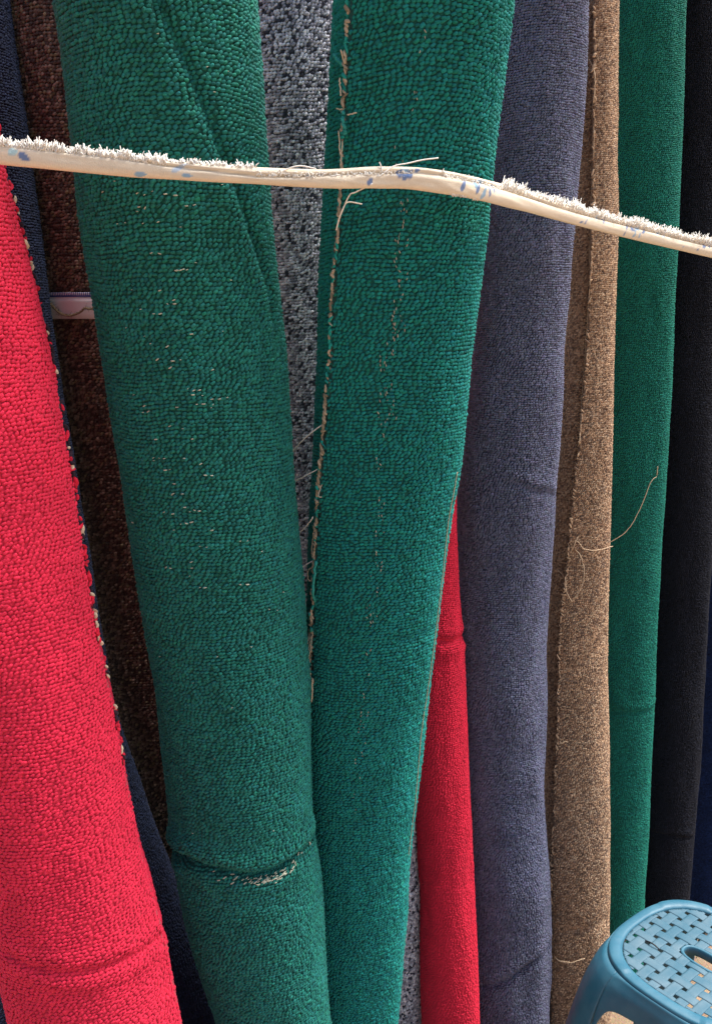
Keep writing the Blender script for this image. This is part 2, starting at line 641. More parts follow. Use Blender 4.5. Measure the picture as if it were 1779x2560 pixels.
# ---------------------------------------------------------------- the setting: trodden sandy floor
def ground_mat():
    m, n, b = new_mat('sandy_floor')
    tc = n.nodes.new('ShaderNodeTexCoord')
    n1 = n.nodes.new('ShaderNodeTexNoise'); n1.inputs['Scale'].default_value = 9; n1.inputs['Detail'].default_value = 8
    n2 = n.nodes.new('ShaderNodeTexNoise'); n2.inputs['Scale'].default_value = 260; n2.inputs['Detail'].default_value = 4
    for k in (n1, n2):
        n.links.new(tc.outputs['Object'], k.inputs['Vector'])
    r = n.nodes.new('ShaderNodeValToRGB')
    r.color_ramp.elements[0].position = 0.35; r.color_ramp.elements[0].color = (0.19, 0.125, 0.075, 1)
    r.color_ramp.elements[1].position = 0.68; r.color_ramp.elements[1].color = (0.36, 0.255, 0.165, 1)
    n.links.new(n1.outputs['Fac'], r.inputs['Fac'])
    mx = n.nodes.new('ShaderNodeMix'); mx.data_type = 'RGBA'; mx.blend_type = 'OVERLAY'; mx.inputs[0].default_value = 0.5
    n.links.new(r.outputs['Color'], mx.inputs[6]); n.links.new(n2.outputs['Color'], mx.inputs[7])
    n.links.new(mx.outputs[2], b.inputs['Base Color'])
    b.inputs['Roughness'].default_value = 0.95
    bp = n.nodes.new('ShaderNodeBump'); bp.inputs['Distance'].default_value = 0.004
    n.links.new(n2.outputs['Fac'], bp.inputs['Height']); n.links.new(bp.outputs[0], b.inputs['Normal'])
    return m


gx = np.linspace(-20, 20, 41)
GP = np.zeros((41, 41, 3)); GP[..., 0] = gx[None]; GP[..., 1] = gx[:, None]
gr = link('ground', grid_mesh('ground', GP), ground_mat())
gr['kind'] = 'structure'

# ---------------------------------------------------------------- carpet colours
RED = (0.74, 0.030, 0.075)
GREEN = (0.019, 0.170, 0.140)
TEAL = (0.013, 0.195, 0.172)
BLUEG = (0.105, 0.112, 0.185)
TANS = [(0.43, 0.275, 0.17), (0.31, 0.19, 0.12), (0.16, 0.10, 0.07), (0.50, 0.355, 0.235), (0.26, 0.18, 0.13)]
BROWNS = [(0.15, 0.10, 0.076), (0.075, 0.052, 0.044), (0.25, 0.175, 0.13), (0.18, 0.135, 0.08)]
GREYS = [(0.78, 0.76, 0.80), (0.34, 0.33, 0.38), (0.06, 0.06, 0.08), (0.52, 0.50, 0.55)]
BLACK = (0.009, 0.010, 0.016)
NAVY = (0.009, 0.014, 0.034)

PU, PV = 0.0059, 0.0043

# ---- red roll, nearest at the left
r_red = Roll([(-200, -640, -95), (310, -560, 3), (420, -525, 22), (560, -490, 60), (740, -440, 108), (1010, -360, 168), (1300, -280, 215),
              (1550, -215, 258), (1750, -170, 308), (2060, -90, 360), (2250, -40, 402), (2400, 2, 434), (2560, 42, 466)],
             0.93, 1.02, 1.80, seam=[(2, 330), (45, 520), (93, 720), (150, 1010), (196, 1300), (238, 1550), (290, 1780), (345, 2060), (390, 2270), (440, 2500)],
             seam_step=0.010, seam_dir=-1,
             creases=[dict(pts=[(20, 2385), (80, 2420), (200, 2432), (300, 2405), (390, 2350), (420, 2320)], depth=0.0035, w=0.008, down=0.003, up=0.002)], seed=11)
t_red = make_roll('red', 'carpet_roll', 'bright red loop-pile carpet roll leaning at the far left, nearest of all', r_red,
                  plain(RED, 0.06), PU, PV, (0.66, 0.027, 0.066), bulk=0.62)
# ---- big green roll, left of middle
green1_rows = [(-150, 115, 650), (0, 140, 660), (150, 162, 668), (400, 190, 684), (600, 214, 698), (760, 238, 712), (950, 272, 728), (1200, 310, 748),
               (1500, 352, 770), (1700, 388, 784), (1950, 420, 791), (2080, 428, 793), (2140, 436, 805), (2280, 462, 818), (2400, 500, 824), (2560, 552, 834)]
r_g1 = Roll(green1_rows, 1.04, 1.20, 1.84,
            creases=[dict(pts=[(428, 2120), (470, 2152), (560, 2185), (640, 2197), (700, 2180), (750, 2145), (788, 2095)], depth=0.013, w=0.010, up=0.007, down=0.003)],
            grooves=[dict(pts=[(395, 0), (455, 120), (520, 280), (560, 385), (605, 490), (650, 620), (685, 740)], depth=0.009, w=0.008, left=0.004)], seed=21)
fl = []
for i in range(95):
    y = rng.uniform(450, 1500) if i < 60 else rng.uniform(80, 2100)
    xm = 330 + (y - 500) * 0.11
    x = rng.normal(xm + 40, 55) if i < 60 else rng.uniform(230 + y * 0.1, 640 + y * 0.05)
    x = np.clip(x, 215 + y * 0.09, 660 + y * 0.05)
    th, z = r_g1.px(x, y)
    k = rng.integers(1, 3) if i < 60 else 1
    for j in range(k):
        fl.append((th + j * PU * rng.uniform(1.0, 2.2) / 0.12, z + rng.normal(0, 0.0007), 0.1, rng.uniform(0.4, 0.95) if i < 60 else rng.uniform(0.3, 0.55)))
ft_, fz_ = r_g1.creases[0][0], r_g1.creases[0][1]
for i in range(70):                                       # worn backing along the crease
    x = rng.normal(655, 60)
    if 520 < x < 788:
        yy = np.interp(x, [470, 560, 640, 700, 750, 788], [2156, 2187, 2199, 2182, 2147, 2097])
        th, z = r_g1.px(x, yy)
        fl.append((th, z - 0.011 + rng.normal(0, 0.0024), 0.3, rng.uniform(0.5, 1.2)))
t_g1 = make_roll('green_broad', 'carpet_roll', 'broad green carpet roll with a torn sagging crease near its foot', r_g1,
                 plain(GREEN, 0.14, 0.05), PU, PV, (0.010, 0.10, 0.075), flecks=fl, fleck_col=(0.52, 0.52, 0.40))
# ---- green roll in the middle with a frayed end
r_g2 = Roll([(-150, 812, 1312), (0, 808, 1290), (180, 800, 1270), (330, 795, 1250), (600, 780, 1223), (850, 770, 1190), (1130, 758, 1160), (1300, 750, 1130),
             (1560, 745, 1100), (1850, 745, 1062), (2100, 745, 1038), (2350, 752, 1015), (2560, 748, 1000)],
            1.07, 1.34, 1.86, seam=[(878, 0), (868, 180), (858, 330), (845, 600), (828, 900), (812, 1100), (793, 1350), (784, 1500), (778, 1700), (776, 1900)],
            seam_step=0.017, seam_dir=1,
            creases=[dict(pts=[(800, 1590), (900, 1612), (1000, 1600), (1090, 1570)], depth=0.0018, w=0.01)], seed=31)
fl = []
for pts, nfl in (([(1000, 340), (985, 800), (958, 1150), (938, 1450), (905, 1800), (898, 2060)], 62), ([(1048, 60), (1015, 500), (970, 1000), (940, 1300), (925, 1560)], 40),
                 ([(1010, 700), (930, 1100)], 14)):
    ys = [p[1] for p in pts]; xs = [p[0] for p in pts]
    for i in range(nfl):
        y = rng.uniform(ys[0], ys[-1])
        x = np.interp(y, ys, xs) + rng.normal(0, 9)
        th, z = r_g2.px(x, y)
        for j in range(rng.integers(1, 3)):
            fl.append((th + rng.normal(0, 0.008), z - j * PV * 1.3, 1.5, rng.uniform(0.35, 0.85)))
t_g2 = make_roll('green_frayed', 'carpet_roll', 'green carpet roll in the middle with a frayed stitched end down its left side', r_g2,
                 plain(TEAL, 0.13, 0.05), PU, PV, (0.010, 0.11, 0.095), flecks=fl, tilt=8, patch=20, fleck_col=(0.42, 0.40, 0.32))
# ---- grey heather roll behind the two greens
r_gy = Roll([(-150, 600, 895), (0, 612, 890), (600, 655, 900), (1200, 705, 930), (1800, 770, 1044), (2150, 815, 1064), (2560, 845, 1068)],
            1.36, 1.52, 1.91, seed=41)
t_gy = make_roll('grey', 'carpet_roll', 'grey and white flecked carpet roll standing behind the two big green rolls', r_gy,
                 heather(GREYS, [5, 4, 2.0, 4]), PU * 0.95, PV * 0.95, (0.12, 0.12, 0.14), bulk=1.3)
# ---- dark brown roll behind the green at the left
r_db = Roll([(-150, -35, 330), (0, -18, 345), (400, 38, 392), (800, 82, 440), (1400, 186, 520), (1800, 256, 575), (2200, 340, 640), (2560, 410, 700)],
            1.34, 1.56, 1.92, seed=51)
t_db = make_roll('dark_brown', 'carpet_roll', 'dark brown speckled carpet roll with a white paper band, behind the broad green roll', r_db,
                 heather(BROWNS, [4, 4, 2, 1.5]), PU, PV, (0.065, 0.045, 0.036))
# ---- navy roll between red and brown
r_nv = Roll([(-150, -230, 30), (0, -220, 40), (400, -170, 95), (800, -100, 142), (1400, 0, 238), (1800, 60, 300), (2200, 205, 445), (2560, 330, 590)],
            1.24, 1.31, 1.88, seed=61)
t_nv = make_roll('navy', 'carpet_roll', 'navy blue carpet roll tucked behind the leaning red roll', r_nv,
                 plain(NAVY, 0.25), PU * 0.8, PV * 0.8, (0.012, 0.018, 0.04))
r_nb = Roll([(1800, -330, -120), (2300, -180, 30), (2560, -110, 100)], 1.12, 1.22, 1.9, seed=66)
t_nb = make_roll('slate', 'carpet_roll', 'slate blue carpet roll, only its foot showing at the lower left corner', r_nb,
                 plain((0.05, 0.06, 0.11), 0.2), PU, PV, (0.04, 0.05, 0.09))
# ---- slim red roll right of the middle
r_r2 = Roll([(0, 1025, 1160), (1220, 1030, 1147), (1500, 1028, 1156), (1590, 1030, 1163), (1640, 1034, 1168), (1900, 1026, 1181), (2200, 1044, 1192), (2560, 1052, 1206)],
            1.44, 1.44, 1.85, creases=[dict(pts=[(1100, 1605), (1130, 1608), (1158, 1596), (1166, 1590)], depth=0.006, w=0.008, up=0.002, down=0.003)], seed=71)
t_r2 = make_roll('slim_red', 'carpet_roll', 'slim red carpet roll between the middle green roll and the blue-grey roll', r_r2,
                 plain((0.68, 0.024, 0.058), 0.06), PU * 0.8, PV * 0.8, (0.6, 0.021, 0.05), bulk=0.65)
# ---- blue-grey roll
r_bl = Roll([(-150, 1222, 1486), (0, 1218, 1474), (200, 1212, 1465), (500, 1198, 1446), (850, 1172, 1420), (1200, 1132, 1396), (1400, 1124, 1377), (1700, 1124, 1366),
             (1800, 1127, 1370), (1950, 1130, 1361), (2150, 1136, 1371), (2250, 1140, 1378), (2560, 1144, 1376)],
            1.46, 1.55, 1.96, creases=[dict(pts=[(1220, 2470), (1290, 2445), (1340, 2405), (1374, 2365)], depth=0.008, w=0.010, up=0.003),
                                      dict(pts=[(1290, 1208), (1340, 1228), (1375, 1232), (1392, 1238)], depth=0.004, w=0.007, up=0.002)],
            lumps=[(1300, 1760, 0.008, 0.25, 0.05, 3.0), (1330, 1890, -0.005, 0.3, 0.03, 5.0), (1345, 1960, 0.004, 0.3, 0.04, 0.0)], wob=0.004, seed=81)
t_bl = make_roll('blue_grey', 'carpet_roll', 'blue-grey carpet roll wrinkled low down, right of the slim red roll', r_bl,
                 plain((0.125, 0.133, 0.20), 0.17, 0.04), PU * 0.82, PV * 0.82, (0.045, 0.05, 0.10))
# ---- tan roll
r_tn = Roll([(-150, 1408, 1560), (0, 1404, 1556), (400, 1400, 1551), (800, 1392, 1545), (1200, 1350, 1534), (1500, 1336, 1526), (1700, 1332, 1529), (2000, 1332, 1532), (2280, 1334, 1533), (2560, 1336, 1533)],
            1.56, 1.60, 1.98, seam=[(1482, 0), (1478, 500), (1462, 900), (1452, 1050), (1438, 1180), (1416, 1400), (1396, 1600), (1391, 1850), (1380, 2100), (1376, 2300), (1376, 2540)],
            seam_step=0.026, seam_dir=1,
            creases=[dict(pts=[(1400, 1690), (1470, 1650), (1520, 1590)], depth=0.004, w=0.012), dict(pts=[(1385, 2320), (1460, 2330), (1520, 2300)], depth=0.004, w=0.012)], seed=91)
t_tn = make_roll('tan', 'carpet_roll', 'speckled tan carpet roll with a loose pale edge seam, behind the plastic stool', r_tn,
                 heather(TANS, [4, 3, 1.6, 2.4, 1.6]), PU * 0.66, PV * 0.70, (0.24, 0.155, 0.10), bulk=0.75)
# ---- narrow green roll at the right
r_g3 = Roll([(-150, 1522, 1730), (0, 1520, 1721), (400, 1512, 1706), (650, 1505, 1696), (1000, 1495, 1680), (1300, 1482, 1661), (1600, 1470, 1646), (1800, 1465, 1636), (2000, 1458, 1626), (2250, 1450, 1616), (2560, 1440, 1604)],
            1.70, 1.72, 2.03, creases=[dict(pts=[(1540, 1780), (1590, 1785), (1635, 1772)], depth=0.004, w=0.007, up=0.002)], seed=101)
t_g3 = make_roll('green_narrow', 'carpet_roll', 'narrow green carpet roll on the right between the tan and the black rolls', r_g3,
                 plain((0.011, 0.155, 0.115), 0.14, 0.04), PU * 0.72, PV * 0.72, (0.009, 0.10, 0.075))
# ---- black and navy rolls at the right edge
r_bk = Roll([(-150, 1640, 1842), (0, 1640, 1838), (700, 1622, 1812), (1400, 1600, 1782), (1900, 1580, 1753), (2250, 1560, 1725), (2560, 1545, 1705)],
            1.80, 1.80, 2.06, creases=[dict(pts=[(1640, 2085), (1690, 2095), (1730, 2098)], depth=0.004, w=0.006, up=0.002)], seed=111)
t_bk = make_roll('black', 'carpet_roll', 'black carpet roll right of the narrow green roll', r_bk,
                 plain(BLACK, 0.3), PU * 0.7, PV * 0.7, (0.012, 0.012, 0.016))
r_n2 = Roll([(0, 1770, 1970), (1400, 1735, 1930), (1900, 1700, 1890), (2250, 1680, 1865), (2560, 1660, 1845)], 1.92, 1.92, 2.05, seed=121)
t_n2 = make_roll('deep_blue', 'carpet_roll', 'deep blue carpet roll at the right edge behind the black roll', r_n2,
                 plain((0.014, 0.03, 0.095), 0.25), PU * 0.7, PV * 0.7, (0.012, 0.02, 0.06))

# ---------------------------------------------------------------- stitched ends and loose threads
CREAMC, WHITEC, TEALC, REDC, DARKC = (0.62, 0.50, 0.36), (0.8, 0.76, 0.7), (0.02, 0.30, 0.26), (0.62, 0.02, 0.05), (0.03, 0.02, 0.03)
edge_loops('stitched_edge', r_red, t_red, 0.90, 1.75, 0.0043, -0.001, [REDC, CREAMC, DARKC], [6, 1.8, 3], (0.0085, 0.0036, 0.0038), off=0.002, wander=0.003)
edge_loops('stitched_edge', r_g2, t_g2, 0.75, 1.84, 0.0040, 0.0015, [(0.45, 0.37, 0.27), (0.28, 0.23, 0.16), TEALC], [5, 4, 2.5], (0.0080, 0.0030, 0.0030), off=0.005, wander=0.0022, seed=3)
edge_loops('stitched_edge', r_g2, t_g2, 0.75, 1.84, 0.0046, -0.004, [TEALC, (0.40, 0.33, 0.24), (0.12, 0.10, 0.07)], [4, 2, 3], (0.0080, 0.0030, 0.0030), off=0.015, wander=0.003, seed=4)
edge_loops('stitched_edge', r_tn, t_tn, 0.12, 1.96, 0.0062, 0.001, [(0.6, 0.42, 0.27), (0.45, 0.3, 0.19), (0.2, 0.13, 0.09)], [5, 4, 1.5], (0.0080, 0.0026, 0.0028), off=0.003, wander=0.0025, seed=5)

threads('loose_thread', r_g2, [
    [(815, 1050, 0.004), (780, 1095, 0.02), (755, 1150, 0.03), (748, 1212, 0.03)],
    [(803, 1165, 0.004), (775, 1190, 0.02), (748, 1212, 0.03)],
    [(798, 1290, 0.004), (772, 1322, 0.02), (752, 1352, 0.03)],
    [(788, 1395, 0.004), (770, 1415, 0.02), (757, 1440, 0.03)],
], 0.0008, M_WHITE, t_g2)
threads('loose_thread', r_g2, [
    [(812, 1090), (806, 1170), (812, 1230, 0.004), (820, 1240, 0.005)],
    [(798, 1300), (780, 1350, 0.01), (778, 1385, 0.01), (788, 1405, 0.004)],
    [(785, 1415, 0.008), (773, 1425, 0.012), (774, 1450, 0.012), (782, 1452, 0.006)],
    [(873, 130, 0.006), (862, 190, 0.01), (852, 240, 0.008)],
    [(868, 200, 0.006), (872, 245, 0.008)],
    [(862, 265, 0.004), (850, 272, 0.008), (835, 270, 0.008)],
    [(860, 330, 0.004), (866, 390, 0.006)],
    [(880, 290, 0.004), (903, 286, 0.006)],
    [(868, 355, 0.004), (866, 420, 0.006)],
], 0.0008, M_CREAM, t_g2)
threads('loose_thread', r_g2, [
    [(870, 285, 0.004), (872, 310, 0.007), (876, 330, 0.005), (872, 335, 0.004)],
    [(830, 136, 0.008), (842, 150, 0.01), (852, 162, 0.006)],
    [(785, 1530, 0.004), (770, 1555, 0.01), (775, 1580, 0.008), (790, 1570, 0.006)],
    [(800, 1400, 0.004), (795, 1480, 0.005), (783, 1520, 0.006)],
], 0.0022, M_TEALTH, t_g2, off=0.005)
for i in range(9):                                       # warp threads bared where the end has come apart
    x0 = 772 + rng.uniform(-4, 6)
    threads('bare_warp', r_g2, [[(x0, 1560 + rng.uniform(-6, 6), 0.006), (x0 + 6 + rng.uniform(-5, 9), 1620, 0.008), (x0 + 8 + rng.uniform(-5, 8), 1680, 0.008), (x0 + 5 + rng.uniform(-6, 8), 1730 + rng.uniform(-20, 30), 0.006)]],
            0.0006, M_CREAM, t_g2)
threads('loose_thread', r_g2, [[(775, 1735, 0.006), (795, 1690, 0.006), (793, 1745, 0.006), (778, 1748, 0.006)], [(783, 1755, 0.006), (784, 1790, 0.006)]], 0.0013, M_CREAM, t_g2)

threads('loose_thread', r_tn, [
    [(1480, 250), (1483, 350), (1476, 520), (1474, 640), (1474, 700), (1462, 860), (1452, 1000), (1450, 1110)],
    [(1450, 1040, 0.003), (1448, 1100, 0.005), (1440, 1120, 0.004)],
    [(1417, 1360, 0.003), (1440, 1350, 0.006), (1448, 1358, 0.008), (1455, 1368, 0.010), (1480, 1372, 0.008), (1520, 1364, 0.006)],
    [(1413, 1395, 0.003), (1430, 1370, 0.01), (1443, 1338, 0.008)],
    [(1418, 1370, 0.003), (1445, 1380, 0.012), (1453, 1410, 0.014), (1452, 1450, 0.014), (1435, 1490, 0.012), (1400, 1525, 0.008), (1374, 1536, 0.006)],
    [(1414, 1440, 0.003), (1418, 1475, 0.008), (1430, 1500, 0.010)],
    [(1382, 1425, 0.006), (1400, 1445, 0.005), (1407, 1465, 0.004)],
    [(1398, 1560, 0.002), (1392, 1620, 0.003), (1393, 1680, 0.003), (1390, 1740, 0.003), (1388, 1830, 0.003)],
    [(1388, 1850, 0.003), (1405, 1853, 0.006), (1414, 1848, 0.006), (1420, 1850, 0.006)],
    [(1460, 130), (1484, 190, 0.004), (1482, 260)],
    [(1372, 2385, 0.010), (1400, 2388, 0.012), (1425, 2396, 0.010)],
    [(1372, 2402, 0.010), (1420, 2396, 0.012), (1458, 2388, 0.010)],
], 0.0007, M_TAN, t_tn, off=0.005)
t_g3_line = [(1519, 1364, 0.04), (1560, 1330, 0.02), (1590, 1280, 0.012), (1620, 1205, 0.008), (1635, 1190, 0.006), (1638, 1165, 0.006)]
threads('stray_thread', r_g3, [t_g3_line], 0.0007, M_TAN, t_g3, off=0.006)
threads('loose_thread', r_db, [[(22, -40, 0.05), (38, 60, 0.04), (47, 160, 0.03), (56, 270, 0.02), (72, 340, 0.015)]], 0.0009, M_TAN, t_db)

threads('backing_edge', r_g2, [[(1157 - (y - 1130) * 0.0, y) if False else (float(np.interp(y, [1130, 1300, 1560, 1850, 2100, 2350], [1158, 1128, 1098, 1060, 1036, 1013])) - 5, y) for y in range(1180, 2200, 60)]],
        0.0006, M_TAN, t_g2, off=0.004)
# ---------------------------------------------------------------- paper band on the dark brown roll
lab = thing('paper_band', 'white paper band with a blue ticked edge round the dark brown roll', 'label', tuple(r_db.surf(190, 765, 0.0)))
pa = r_db.px(118, 770); pb = r_db.px(250, 770)
zt = r_db.px(190, 744)[1]; zb = r_db.px(190, 797)[1]; ztt = r_db.px(190, 733)[1]
tt = np.linspace(pa[0] - 0.9, pb[0] + 1.2, 40)


def band(name, za, zbm, off, mat, tlist=tt, par=lab):
    vz = np.linspace(za, zbm, 5)
    T, Zz = np.meshgrid(tlist, vz)
    P = r_db.S(T, Zz, off)
    Pi = r_db.S(T, Zz, off - 0.0004)
    o = link(name, grid_mesh(name, P), mat, par)
    so = o.modifiers.new('paper', 'SOLIDIFY'); so.thickness = 0.0004; so.offset = -1
    return o


M_PAPER = simple_mat('white_paper', (0.72, 0.70, 0.70), 0.7, 0.06, 120)
M_BLUEP = simple_mat('blue_print', (0.06, 0.09, 0.30), 0.7, 0.15, 300)
band('paper_strip', zb, zt + 0.001, 0.0072, M_PAPER)
band('blue_edge', zt + 0.001, zt + 0.0032, 0.0076, M_BLUEP)
band('ticked_margin', zt + 0.0032, ztt + 0.0012, 0.0072, M_PAPER)
k = 0
for tc_ in np.arange(pa[0] + 0.02, pb[0] + 0.3, 0.026):
    band('tick', zt + 0.0032, ztt + 0.0012, 0.0078, M_BLUEP, np.linspace(tc_, tc_ + 0.012, 3))
tw = thing('twine', 'frayed brown twine drooping across the white paper band', 'twine', tuple(r_db.surf(130, 690, 0.0)))
twp = catmull([r_db.surf(x, y, o) for x, y, o in [(122, 686, .012), (120, 700, .016), (128, 725, .016), (130, 748, .014), (138, 760, .014), (150, 775, .013), (165, 786, .013), (185, 788, .013), (205, 780, .013), (216, 770, .013), (230, 772, .013), (248, 760, .013)]], 90)
ph = np.linspace(0, 60, 90)
strs = []
for s_ in (0, 2.1, 4.2):
    q = twp + 0.0011 * np.stack([np.cos(ph + s_), np.sin(ph + s_) * 0.5, np.sin(ph + s_)], -1)
    strs.append((q, 0.0009))
link('twisted_cord', tubes_mesh('twisted_cord', strs), M_TWINE, tw)
hs = []
for i in range(70):
    j = rng.integers(0, 90)
    d = rng.normal(0, 1, 3); d /= np.linalg.norm(d)
    hs.append((np.array([twp[j], twp[j] + d * 0.003, twp[j] + d * 0.006 + rng.normal(0, 0.001, 3)]), np.array([0.0004, 0.0003, 0.0001])))
link('frayed_fibres', tubes_mesh('frayed_fibres', hs, 3), M_TWINE, tw)['kind'] = 'stuff'

# ---------------------------------------------------------------- cotton tie strip
tp = [(-330, 352, .90), (-120, 373, .895), (0, 385, .892), (200, 405, .888), (400, 424, .888), (600, 437, .895), (800, 447, .915), (930, 444, .932), (1030, 446, .944),
      (1120, 458, .962), (1200, 474, 1.0), (1300, 501, 1.10), (1450, 545, 1.24), (1600, 583, 1.37), (1779, 626, 1.49), (1950, 662, 1.58), (2100, 690, 1.66)]
NS = 900
path = catmull([at(*q) for q in tp], NS)
kx = np.arange(NS)
pxs = np.array([(p[0]) / np.dot(p - CAMP, FWD) * F + PW / 2 for p in path])
tie = thing('tie_strip', 'cream cotton strip with blue flower print tied across the carpet rolls', 'fabric strip', tuple(path[450]))
tan = np.gradient(path, axis=0); tan /= np.linalg.norm(tan, axis=1)[:, None]
upv = np.array([0, 0, 1.0]) - tan * tan[:, 2:3]
upv /= np.linalg.norm(upv, axis=1)[:, None]
outw = np.cross(tan, upv)
outw *= np.sign(-outw[:, 1:2])
hh = np.interp(pxs, [-300, 0, 300, 520, 640, 800, 950, 1100, 1220, 1400, 1600, 1779, 2000], [.0098, .0096, .0090, .0078, .0074, .0084, .0102, .0110, .0112, .0110, .0114, .0118, .0120])
hh = hh * (1 + 0.06 * vnoise(kx * 0.03, kx * 0 + 2.2, 77))
NC = 36
ang = np.linspace(0, 2 * math.pi, NC, endpoint=False)
# section: a flattened roll with a fold groove that wanders along the front
groove = np.interp(pxs, [-300, 300, 480, 640, 800, 1000, 1200, 1400, 1779], [0.95, 0.75, 0.3, -0.05, 0.25, 0.35, 0.45, 0.35, 0.35]) + 0.08 * vnoise(kx * 0.02, kx * 0, 5)
sa = np.sin(ang)[None]; ca = np.cos(ang)[None]
gd = np.exp(-((sa - groove[:, None]) / 0.13) ** 2) * (ca > -0.2)
dep = 0.0058 * np.sign(ca) * np.abs(ca) ** 0.8 * (1 - 0.62 * gd)
dep = dep + 0.0006 * vnoise(ang[None] * 2 + kx[:, None] * 0.0, kx[:, None] * 0.05 + ang[None], 9)
hgt = hh[:, None] * np.sign(sa) * np.abs(sa) ** 0.85
TP = path[:, None] + outw[:, None] * dep[..., None] + upv[:, None] * hgt[..., None]
me = grid_mesh('cotton_strip', TP, True)
# blue flower print as flat colour on the cloth
base_c = np.array([0.80, 0.69, 0.53])
colr = np.ones((NS, NC, 3)) * base_c * (1 + 0.05 * vnoise(kx[:, None] * 0.07, ang[None] * 2, 3)[..., None] + 0.04 * vnoise(kx[:, None] * 0.4, ang[None] * 6, 4)[..., None])
VX = TP[..., 0] / np.einsum('ijk,k->ij', TP - CAMP, FWD) * F + PW / 2
VY = PH / 2 - np.einsum('ijk,k->ij', TP - CAMP, UP) / np.einsum('ijk,k->ij', TP - CAMP, FWD) * F
NV2, MV = len(tp), []
arc_len = np.concatenate([[0], np.cumsum(np.linalg.norm(np.diff(path, axis=0), axis=1))])
girth = sa * hh[:, None]


def petal(xc, g, L, W, a, col, k=1.0):
    s0 = np.interp(xc, pxs, arc_len)
    du = arc_len[:, None] - s0
    dv = girth - g
    u = du * math.cos(a) + dv * math.sin(a)
    v = -du * math.sin(a) + dv * math.cos(a)
    d = (u / L) ** 2 + (v / (W * (1 - 0.35 * u / L))) ** 2
    m = (smoothstep(1.25, 0.75, d) if False else 1 - smoothstep(0.75, 1.3, d)) * (ca > -0.35) * k
    colr[:] = colr * (1 - m[..., None]) + np.array(col) * m[..., None]


BL1, BL2, BL3 = (0.10, 0.19, 0.40), (0.22, 0.42, 0.62), (0.06, 0.10, 0.27)
for (xc, g, L, W, a, c) in [(40, .002, .005, .003, 0.1, (0.40, 0.62, 0.66)), (68, -.001, .006, .0028, -.3, BL1), (355, -.006, .006, .0022, .1, BL2), (450, .002, .008, .002, .5, (0.45, .55, .66)), (470, -.004, .005, .0018, 0, BL2),
                            (920, -.004, .0042, .0026, .9, BL1), (995, .0035, .0042, .003, .9, BL1), (1010, .006, .004, .002, .3, BL2), (1020, .003, .005, .0026, 1.0, BL1), (1038, .007, .003, .002, .2, BL1), (1008, .0005, .004, .0025, .4, BL1),
                            (1148, -.001, .0055, .0026, 1.1, BL1), (1178, .002, .006, .0028, -.6, BL2), (1192, .006, .008, .0022, 0, BL2), (1200, -.0025, .0055, .003, 1.2, BL2), (1183, -.0015, .005, .0025, .9, BL1), (1212, -.001, .005, .0025, 1.9, BL1), (1222, .003, .005, .0022, 2.4, BL1), (1196, -.0065, .004, .003, 1.5, (0.32, .5, .66)),
                            (1402, .006, .002, .001, 0, (.5, .4, .5)), (1455, -.004, .005, .0015, .9, BL1), (1445, -.006, .005, .0012, .1, BL1), (1492, .006, .006, .0022, .3, BL1), (1500, .004, .005, .0022, 1.2, BL1), (1484, .005, .005, .0018, -.4, BL2),
                            (1555, -.004, .006, .0014, 1.3, BL1), (1560, .004, .006, .0016, .7, BL1), (1572, .001, .007, .0024, -.2, BL1), (1585, .004, .008, .0026, .1, BL2), (1578, -.004, .006, .0018, 1.2, BL2), (1590, -.004, .005, .0018, 1.9, BL2), (1600, .002, .006, .002, .5, BL1), (1650, .002, .004, .0016, .2, (.45, .58, .7)), (1640, .005, .006, .0018, 0, BL2),
                            (1735, -.006, .004, .0012, 1.2, BL1), (1700, -.006, .003, .001, .3, BL2), (1752, .002, .005, .002, .2, BL1), (1766, .0035, .004, .0018, .6, BL1), (1830, .001, .006, .002, .2, BL1)]:
    petal(xc, g, L, W, a, c, 0.9)
ca_ = me.color_attributes.new('tint', 'FLOAT_COLOR', 'POINT')
ca_.data.foreach_set('color', np.concatenate([np.clip(colr, 0, 1), np.ones((NS, NC, 1))], 2).astype(np.float32).ravel())
strip = link('cotton_strip', me, M_TINT, tie)
fr = []


def fringe(xa, xb, n, up_lo, up_hi, ln, ybias=0.0, outb=0.3):
    for _ in range(n):
        x = rng.uniform(xa, xb)
        i = int(np.interp(x, pxs, kx))
        g = rng.uniform(up_lo, up_hi)
        l = ln * rng.uniform(0.4, 1.25) * (0.75 + 0.35 * float(vnoise(x * 0.05, 1.0, 5)))
        b = path[i] + upv[i] * hh[i] * g + outw[i] * 0.0048 * math.sqrt(max(0.02, 1 - g * g))
        d = upv[i] * (1 + ybias) + outw[i] * rng.normal(outb, 0.35) + tan[i] * rng.normal(0.05, 0.5)
        d /= np.linalg.norm(d)
        d2 = d + rng.normal(0, 0.35, 3)
        fr.append((np.array([b - d * 0.0015, b + d * l * 0.5, b + d * l * 0.5 + d2 * l * 0.5]), np.array([0.0010, 0.0008, 0.0004])))


